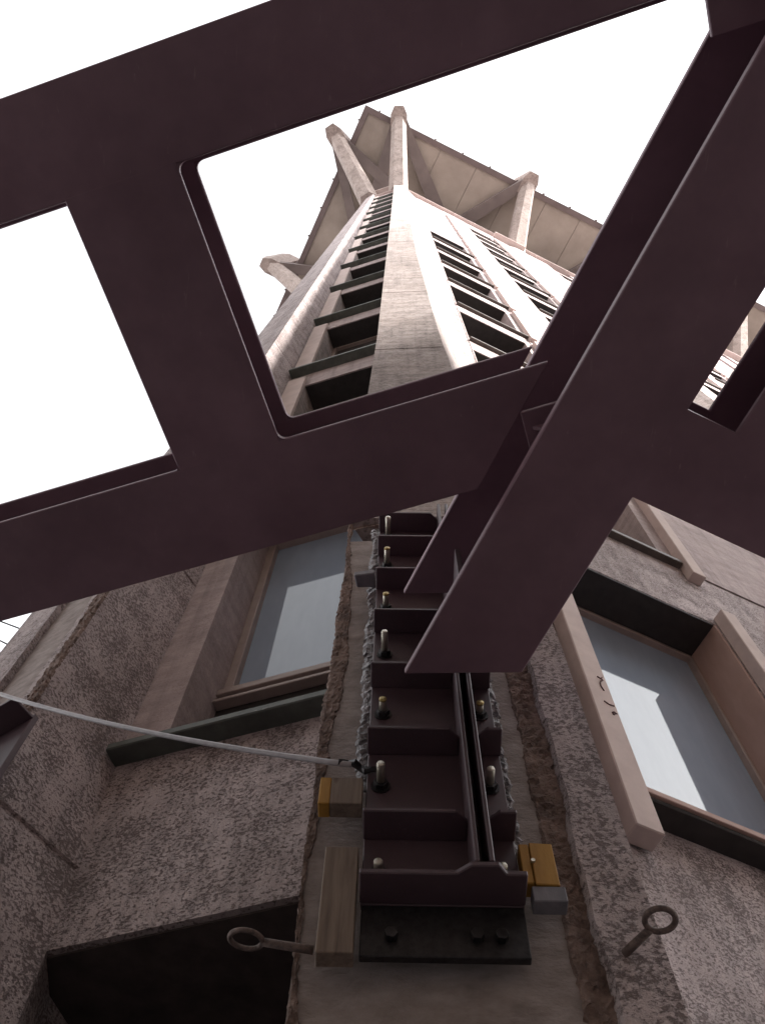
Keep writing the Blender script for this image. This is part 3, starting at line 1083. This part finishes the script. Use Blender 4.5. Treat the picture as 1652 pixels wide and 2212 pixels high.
def eye_bolt(base, center, normal, R0, r0, label, shank_r):
    rt = empty('eye_bolt', (base[0], base[1], base[2] + EYE), label, 'eye bolt')
    c_, b_ = Vector(center), Vector(base)
    ax = (c_ - b_).normalized()
    n_ = Vector(normal)
    n_ = (n_ - ax * n_.dot(ax)).normalized()
    v_ = ax.cross(n_)
    vv, ff = [], []
    m, k = 28, 10
    for i in range(m):
        A = 2 * math.pi * i / m
        rad = ax * math.cos(A) + v_ * math.sin(A)
        for j in range(k):
            B = 2 * math.pi * j / k
            vv.append(tuple(c_ + rad * (R0 + r0 * math.cos(B)) + n_ * (r0 * math.sin(B))))
    for i in range(m):
        for j in range(k):
            ff.append((i * k + j, i * k + (j + 1) % k, ((i + 1) % m) * k + (j + 1) % k, ((i + 1) % m) * k + j))
    mesh('ring', vv, ff, 'rust', rt, smooth=True)
    tube('shank', [tuple(b_ - ax * .03), tuple(b_), tuple(c_ - ax * R0)], [shank_r, shank_r, shank_r * .92], 'rust', rt, 12)
    return rt


eye_bolt((-.13, 1.52, 1.288), (-.239, 1.51, 1.294), (0, -.19, .97), .034, .0055, 'rusty eye bolt sticking out left of the central rib over the dark doorway', .009)
eye_bolt((.548, 1.468, 1.288), (.589, 1.398, 1.288), (.05, .05, 1), .030, .0062, 'rusty eye bolt on the speckled right side of the central rib', .009)

pk = box('wooden_plank', FP, -.150, -.075, 1.462, 1.5045, 1.235, 1.515, 'wood', None, 0.002)
tag(pk, 'narrow upright wooden plank left of the steel bracket foot', 'plank')
bk = empty('timber_block', FP.p(-.13, 1.5, 1.65 + EYE), 'short timber block with a yellow painted edge under the cable end', 'timber')
box('block', FP, -.152, -.074, 1.459, 1.5045, 1.652, 1.745, 'wood', bk, 0.002)
box('yellow_edge', FP, -.180, -.1525, 1.459, 1.5045, 1.652, 1.745, 'yellow', bk, 0.002)
bk = empty('timber_block', FP.p(.33, 1.5, 1.4 + EYE), 'cracked yellow timber block right of the steel bracket foot', 'timber')
prism('block', FP, [(.286, 1.462), (.3075, 1.462), (.3080, 1.5045), (.286, 1.5045)], 1.418, 1.532, 'yellow', bk, 0.002)
prism('block', FP, [(.3095, 1.460), (.362, 1.463), (.362, 1.5045), (.3098, 1.5045)], 1.414, 1.535, 'yellow', bk, 0.002)
box('grey_end', FP, .300, .372, 1.464, 1.5045, 1.372, 1.4125, 'grey_wood', bk, 0.002)
v_, f_ = tube_geo([FP.p(.312, 1.4615, 1.478), FP.p(.312, 1.455, 1.478)], .005, 8)
mesh('nail', v_, f_, 'zinc', bk)

# bent clip with its wire tie beside the bracket
cp = empty('wall_clip', FP.p(-.1, 1.49, 2.85 + EYE), 'bent grey metal clip tied with wire beside the bracket column', 'clip')
prism('clip_tongue', FP, [(-.150, 1.452), (-.075, 1.44), (-.070, 1.502), (-.140, 1.502)], 2.84, 2.872, 'grey_wood', cp, 0.004)
tube('wire_tie', [FP.p(-.085, 1.45, 2.87), FP.p(-.075, 1.44, 2.90), FP.p(-.068, 1.45, 2.93), FP.p(-.072, 1.48, 2.92), FP.p(-.080, 1.49, 2.88)], .008, 'sealant', cp, 7)

# ------------------------------------------------------------------ houses added unseen behind the viewer to shade the tower base
def house(cx, cy, az, w, d, h, floors, label):
    # the windowed front is the +d side, turned to the tower
    f_ = Fr(az)
    ca, cdd = cx * f_.t[0] + cy * f_.t[1], cx * f_.n[0] + cy * f_.n[1]
    rt = empty('shade_house', (cx, cy, 0), label, 'building', 'added unseen houses')
    box('wall', f_, ca - w / 2, ca + w / 2, cdd, cdd + d, -EYE, h - EYE, 'render_wall', rt)
    box('roof', f_, ca - w / 2 - .5, ca + w / 2 + .5, cdd - .5, cdd + d + .5, h - EYE + .005, h - EYE + .5, 'roof', rt, 0.02)
    fh = h / floors
    first = None
    nwin = int(w / 3.2)
    for i in range(floors):
        for j in range(nwin):
            a_ = ca - w / 2 + (j + .5) * w / nwin
            z_ = -EYE + fh * i + .9
            if first is None:
                first = box('window', f_, a_ - .6, a_ + .6, cdd + d - .04, cdd + d + .03, z_, z_ + 1.8, 'far_glass', rt)
                f0 = (a_, z_)
                box('frame', f_, a_ - .04, a_ + .04, cdd + d + .031, cdd + d + .07, z_, z_ + 1.8, 'frame', first)
                box('sill', f_, a_ - .75, a_ + .75, cdd + d + .005, cdd + d + .16, z_ - .1, z_ - .003, 'jamb_stone', first)
            else:
                o_ = f_.p(a_ - f0[0], 0, 0)
                clone(first, rt, off=(o_[0], o_[1], z_ - f0[1]))


house(27.0, -13.1, 64.0, 22, 10, 23, 6, 'tall ochre rendered house added out of view on the sunny side to shade the tower base')
house(1.0, -20.5, -2.0, 32, 10, 25, 7, 'ochre rendered house added out of view straight behind the viewer to shade the tower base')
house(-20.0, -14.0, -52.0, 18, 10, 12.5, 4, 'ochre rendered house added out of view behind the viewer at left to shade the tower base')
